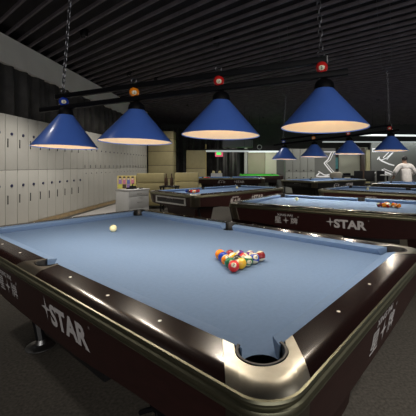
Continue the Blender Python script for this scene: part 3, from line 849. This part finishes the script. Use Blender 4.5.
# monitor with teal picture
t = thing('wall_screen', 'narrow teal screen on the wall behind the far pale armchair', 'screen'); at_room(t, 4.28, 15.3, 1.15)
m = MB(); m.box(-.13, .13, 0, .05, 0, .62, bev=.006); m.obj('bezel', BLACK, t)
m = MB(); m.box(-.10, .10, -.004, 0, .04, .58); m.obj('screen', mat('teal_screen', (.03, .10, .10), .3, emit=(.1, .35, .35), estr=.15, var=.5, scale=8), t)
m = MB(); m.box(-.02, .02, .02, .06, -1.15, 0); m.obj('stand', BLACK, t)
# round backed armchair
t = thing('tub_chair', 'grey tan round-backed chair behind the third pool table', 'armchair'); at_room(t, 3.87, 13.9); t.scale = (.72, 1, 1)
rows = []
for k in range(17):
    a = PI*k/16; ca, sa = math.cos(a), math.sin(a); h = 1.0 + .08*math.sin(a)
    rows.append([(.34*ca, -.30*sa, .12), (.36*ca, -.33*sa, h-.04), (.33*ca, -.30*sa, h), (.28*ca, -.24*sa, h-.04), (.26*ca, -.22*sa, .42)])
m = MB(); m.grid(rows); o = m.obj('backrest', mat('grey_tan', (.27, .245, .20), .7), t); s = o.modifiers.new('thickness', 'SOLIDIFY'); s.thickness = .01
m = MB(); m.box(-.27, .27, -.2, .34, .28, .44, bev=.04); m.obj('seat', mat('grey_tan', (.27, .245, .20), .7), t)
for sx in (-1, 1):
    for y in (-.2, .28):
        m = MB(); m.tube([(sx*.24, y, .3), (sx*.27, y*1.1, 0)], [.022, .016], 8); m.obj('leg', BLACK, t)
# desk and bar chairs
t = thing('counter_desk', 'black desk beside the round-backed chair near the pale panel', 'desk'); at_room(t, 4.42, 14.0)
m = MB(); m.box(-.25, .25, -.25, .25, .86, .92, bev=.01); m.obj('top', BLACK, t)
for s in (-1, 1):
    m = MB(); m.box(s*.22-.02, s*.22+.02, -.23, .23, 0, .86); m.obj('leg', BLACK, t)
m = MB(); m.box(-.2, .12, -.06, .02, .0, .10, bev=.01); o = m.obj('till', BLACKM); at_room(o, 4.42, 14.0, .92); tag(o, 'flat black till on the black desk', 'till')
def bar_chair(label, lat, d, rot):
    t = thing('bar_chair', label, 'chair', (0, 0, 0), 0, 'black high chairs'); at_room(t, lat, d, 0, rot)
    m = MB(); m.box(-.20, .20, -.20, .20, .58, .64, bev=.02); m.obj('seat', BLACK, t)
    m = MB(); m.box(-.20, .20, .17, .21, .70, 1.14, bev=.015); m.obj('backrest', BLACK, t)
    for sx in (-1, 1):
        for sy in (-1, 1):
            m = MB(); m.tube([(sx*.17, sy*.17, .60), (sx*.20, sy*.20, 0)], .016, 8); m.obj('leg', BLACK, t)
        m = MB(); m.tube([(sx*.18, .19, .6), (sx*.18, .19, .9)], .014, 8); m.obj('back_post', BLACK, t)
bar_chair('black high chair in front of the dark brown post', 4.52, 12.6, .3)
bar_chair('black high chair left of the white mural strokes', 4.95, 12.8, -.2)
bar_chair('black high chair below the white mural strokes', 5.55, 12.9, .4)
t = thing('round_stand', 'small round grey drinks table between the black high chairs', 'table'); at_room(t, 5.36, 12.2)
m = MB(); m.lathe([(0, .96), (.25, .96), (.26, .98), (.25, 1.0), (0, 1.0)], n=24); m.obj('tabletop', mat('cabinet_grey', (.22, .225, .22), .5), t)
m = MB(); m.lathe([(.18, 0), (.18, .02), (.03, .04), (.03, .96)], n=16); m.obj('base', BLACK, t)

# ================================================================== PERSON
def skin_obj(name, joints, edges, material, parent, sub=2, root=0):
    me = bpy.data.meshes.new(name); me.from_pydata([j[0] for j in joints], edges, []); me.update()
    o = put(name, me, parent); me.materials.append(material)
    s = o.modifiers.new('Skin', 'SKIN')
    for v, j in zip(me.skin_vertices[0].data, joints):
        r = j[1]; v.radius = r if isinstance(r, tuple) else (r, r); v.use_root = False
    me.skin_vertices[0].data[root].use_root = True
    s.use_smooth_shade = True
    m = o.modifiers.new('Subdivision', 'SUBSURF'); m.levels = sub; m.render_levels = sub
    return o
t = thing('person', 'man in a loose grey shirt seen from behind, leaning over a far table', 'person'); at_room(t, 5.24, 10.5, 0, 0); t.scale = (.97,)*3
# body: x right, y away from the camera, z up; back to the camera, elbows out, bent forwards
J = [((0, 0, .92), (.09, .06)), ((0, .03, 1.10), (.12, .085)), ((0, .07, 1.28), (.17, .11)), ((0, .11, 1.40), (.11, .08)), ((0, .14, 1.475), .052), ((0, .17, 1.55), (.075, .09)), ((0, .175, 1.63), (.07, .085)),
     ((-.20, .10, 1.37), .062), ((-.36, .12, 1.15), .046), ((-.26, .36, 1.00), .034), ((-.24, .44, .95), .03),
     ((.20, .10, 1.37), .062), ((.36, .12, 1.15), .046), ((.26, .36, 1.00), .034), ((.24, .44, .95), .03),
     ((-.10, 0, .84), .06), ((-.12, .02, .48), .062), ((-.13, -.02, .08), .042), ((-.14, .13, .035), .035),
     ((.10, 0, .84), .06), ((.12, .02, .48), .062), ((.13, -.02, .08), .042), ((.14, .13, .035), .035)]
E_ = [(0, 1), (1, 2), (2, 3), (3, 4), (4, 5), (5, 6), (3, 7), (7, 8), (8, 9), (9, 10), (3, 11), (11, 12), (12, 13), (13, 14), (0, 15), (15, 16), (16, 17), (17, 18), (0, 19), (19, 20), (20, 21), (21, 22)]
for sgn, w in ((-1, 10), (1, 14)):
    for k in range(5):
        base = len(J); x = sgn*.24 + (k-2)*.016
        l = (.05, .07, .078, .072, .055)[k]
        if k == (4 if sgn < 0 else 0):
            J.append(((sgn*.205, .455, .945), .011)); J.append(((sgn*.185, .49, .925), .010))
        else:
            J.append(((x, .475, .94), .0105)); J.append(((x, .475 + l*.7, .915), .009))
        E_ += [(w, base), (base, base+1)]
body = skin_obj('body', J, E_, SKIN, t)
SJ = [((0, -.01, .76), (.195, .14)), ((0, .03, 1.10), (.185, .13)), ((0, .07, 1.27), (.20, .135)), ((0, .10, 1.40), (.13, .10)),
      ((-.20, .10, 1.36), .088), ((-.345, .10, 1.17), .078), ((-.29, .27, 1.07), .062), ((.20, .10, 1.36), .088), ((.345, .10, 1.17), .078), ((.29, .27, 1.07), .062)]
skin_obj('shirt', SJ, [(0, 1), (1, 2), (2, 3), (3, 4), (4, 5), (5, 6), (3, 7), (7, 8), (8, 9)], SHIRT, t)
PJ = [((0, 0, .97), (.19, .14)), ((-.10, 0, .82), .115), ((-.12, .02, .48), .085), ((-.13, -.02, .10), .07), ((.10, 0, .82), .115), ((.12, .02, .48), .085), ((.13, -.02, .10), .07)]
skin_obj('trousers', PJ, [(0, 1), (1, 2), (2, 3), (0, 4), (4, 5), (5, 6)], PANTS, t)
m = MB(); rows = []
for i in range(11):
    a = PI*i/10*.62
    rows.append([(.088*math.sin(a)*math.cos(2*PI*k/24), .165 + .102*math.sin(a)*math.sin(2*PI*k/24) - .02, 1.615 + .105*math.cos(a)) for k in range(25)])
m.grid(rows); m.obj('hair', HAIR, t, 60)
for s in (-1, 1):
    m = MB(); m.lathe([(.0, -.012), (.018, -.008), (.02, 0), (.0, .012)], (s*.078, .175, 1.585), 12, M=Matrix.Diagonal((.5, .9, 1.6))); m.obj('ear', SKIN, t, 60)

# ================================================================== LIGHT
def fill_downlight(lat, d, e, label, col=(1, .95, .88), ang=140):  # added fill lamps; the ceiling cans are made up to hold them
    t = thing('fill_downlight', label, 'fill_downlight'); at_room(t, lat, d, CH-.03)
    m = MB(); m.lathe_open([(.07, .14), (.075, .14), (.075, 0), (.068, 0), (.066, .06), (0, .065)], n=24); m.obj('can', BLACK, t)
    m = MB(); m.lathe([(0, .045), (.05, .047), (.05, .055), (0, .06)], n=20); m.obj('lens', mat('fill_downlight_lens', (.5, .48, .45), .5, emit=(1, .95, .85), estr=.25), t)
    l = bpy.data.lights.new('fill_downlight_glow', 'SPOT'); l.energy = e; l.color = col; l.spot_size = math.radians(ang); l.spot_blend = .6; l.shadow_soft_size = .12
    o = bpy.data.objects.new('fill_downlight_glow', l); COL.objects.link(o); o.parent = t; o.location = (0, 0, -.03)
for lat, d, e, lab, *an in ((-3.1, 6.2, 335, 'added fill lamp in a black ceiling can over the aisle at the near end of the lockers', 98), (-3.2, 8.9, 70, 'added fill lamp in a black ceiling can over the aisle by the middle of the lockers', 105),
                       (-3.2, 1.6, 110, 'added fill lamp in a black ceiling can over the dark carpet left of the nearest table', 100),
                       (-2.6, 9.4, 165, 'added fill lamp in a black ceiling can before the tan armchairs'), (-2.4, 13.4, 170, 'added fill lamp in a black ceiling can before the tan clad column'),
                       (2.3, .9, 400, 'added fill lamp in a black ceiling can over the bare carpet by the nearest table corner', 78), (.9, 16.6, 330, 'added fill lamp in a black ceiling can over the snooker table'),
                       (-.6, 6.6, 150, 'added fill lamp in a black ceiling can over the gap between the two nearer pool tables', 90), (2.8, 12.6, 240, 'added fill lamp in a black ceiling can before the far lockers'), (5.0, 12.2, 330, 'added fill lamp in a black ceiling can before the white mural strokes'), (5.4, 8.4, 460, 'added fill lamp in a black ceiling can over the third pool table')):
    fill_downlight(lat, d, e, lab, ang=(an or [140])[0])
m = MB()  # unseen wall, with openings added to go with the fill light
m.box(-5.2, 13, -5.2, -5.05, 0, .8); m.box(-5.2, 13, -5.2, -5.05, 3.4, CH+.24)
for a, b_ in ((-5.2, -2.0), (.92, 1.08), (3.92, 4.08), (7.0, 13)): m.box(a, b_, -5.2, -5.05, .8, 3.4)
structure(room_obj('wall_front', m, PALE))
for k, a in enumerate((-2.0, 1.08, 4.08)):  # invented window frames, added as a source for the fill light
    m = MB(); b_ = a + 2.92
    for (x0, x1, z0, z1) in ((a, a+.06, .8, 3.4), (b_-.06, b_, .8, 3.4), (a, b_, .8, .86), (a, b_, 3.34, 3.4), ((a+b_)/2-.025, (a+b_)/2+.025, .8, 3.4), (a, b_, 2.5, 2.55)): m.box(x0, x1, -5.16, -5.08, z0, z1)
    structure(room_obj('added_window_%d' % (k+1), m, BLACK))
# added area light behind the camera, brightening lamp shades, lockers and table sides
l = bpy.data.lights.new('front_fill', 'AREA'); l.shape = 'RECTANGLE'; l.size = 9; l.size_y = 2.6; l.energy = 230; l.color = (1, .97, .93)
o = bpy.data.objects.new('front_fill', l); COL.objects.link(o); o.location = W(2.5, -4.6, 2.1); o.rotation_euler = (PI/2, 0, ROOM_ROT)
w = bpy.data.worlds.new('world'); sc.world = w; w.use_nodes = True
w.node_tree.nodes['Background'].inputs['Color'].default_value = (.86, .92, 1, 1)
w.node_tree.nodes['Background'].inputs['Strength'].default_value = .15

# ================================================================== CAMERA
cd = bpy.data.cameras.new('camera'); cam = bpy.data.objects.new('camera', cd); COL.objects.link(cam)
cam.location = CAM; cam.rotation_euler = (PI/2, 0, -YAW)
cd.sensor_width = 36; cd.lens = 36*FX/416; cd.shift_x = (208-CX)/416; cd.shift_y = (CY-208)/416
cd.clip_start = .02; cd.clip_end = 100
sc.camera = cam
sc.view_settings.view_transform = 'Standard'; sc.view_settings.look = 'None'; sc.view_settings.gamma = 1; sc.view_settings.use_curve_mapping = False
sc.view_settings.exposure = 0
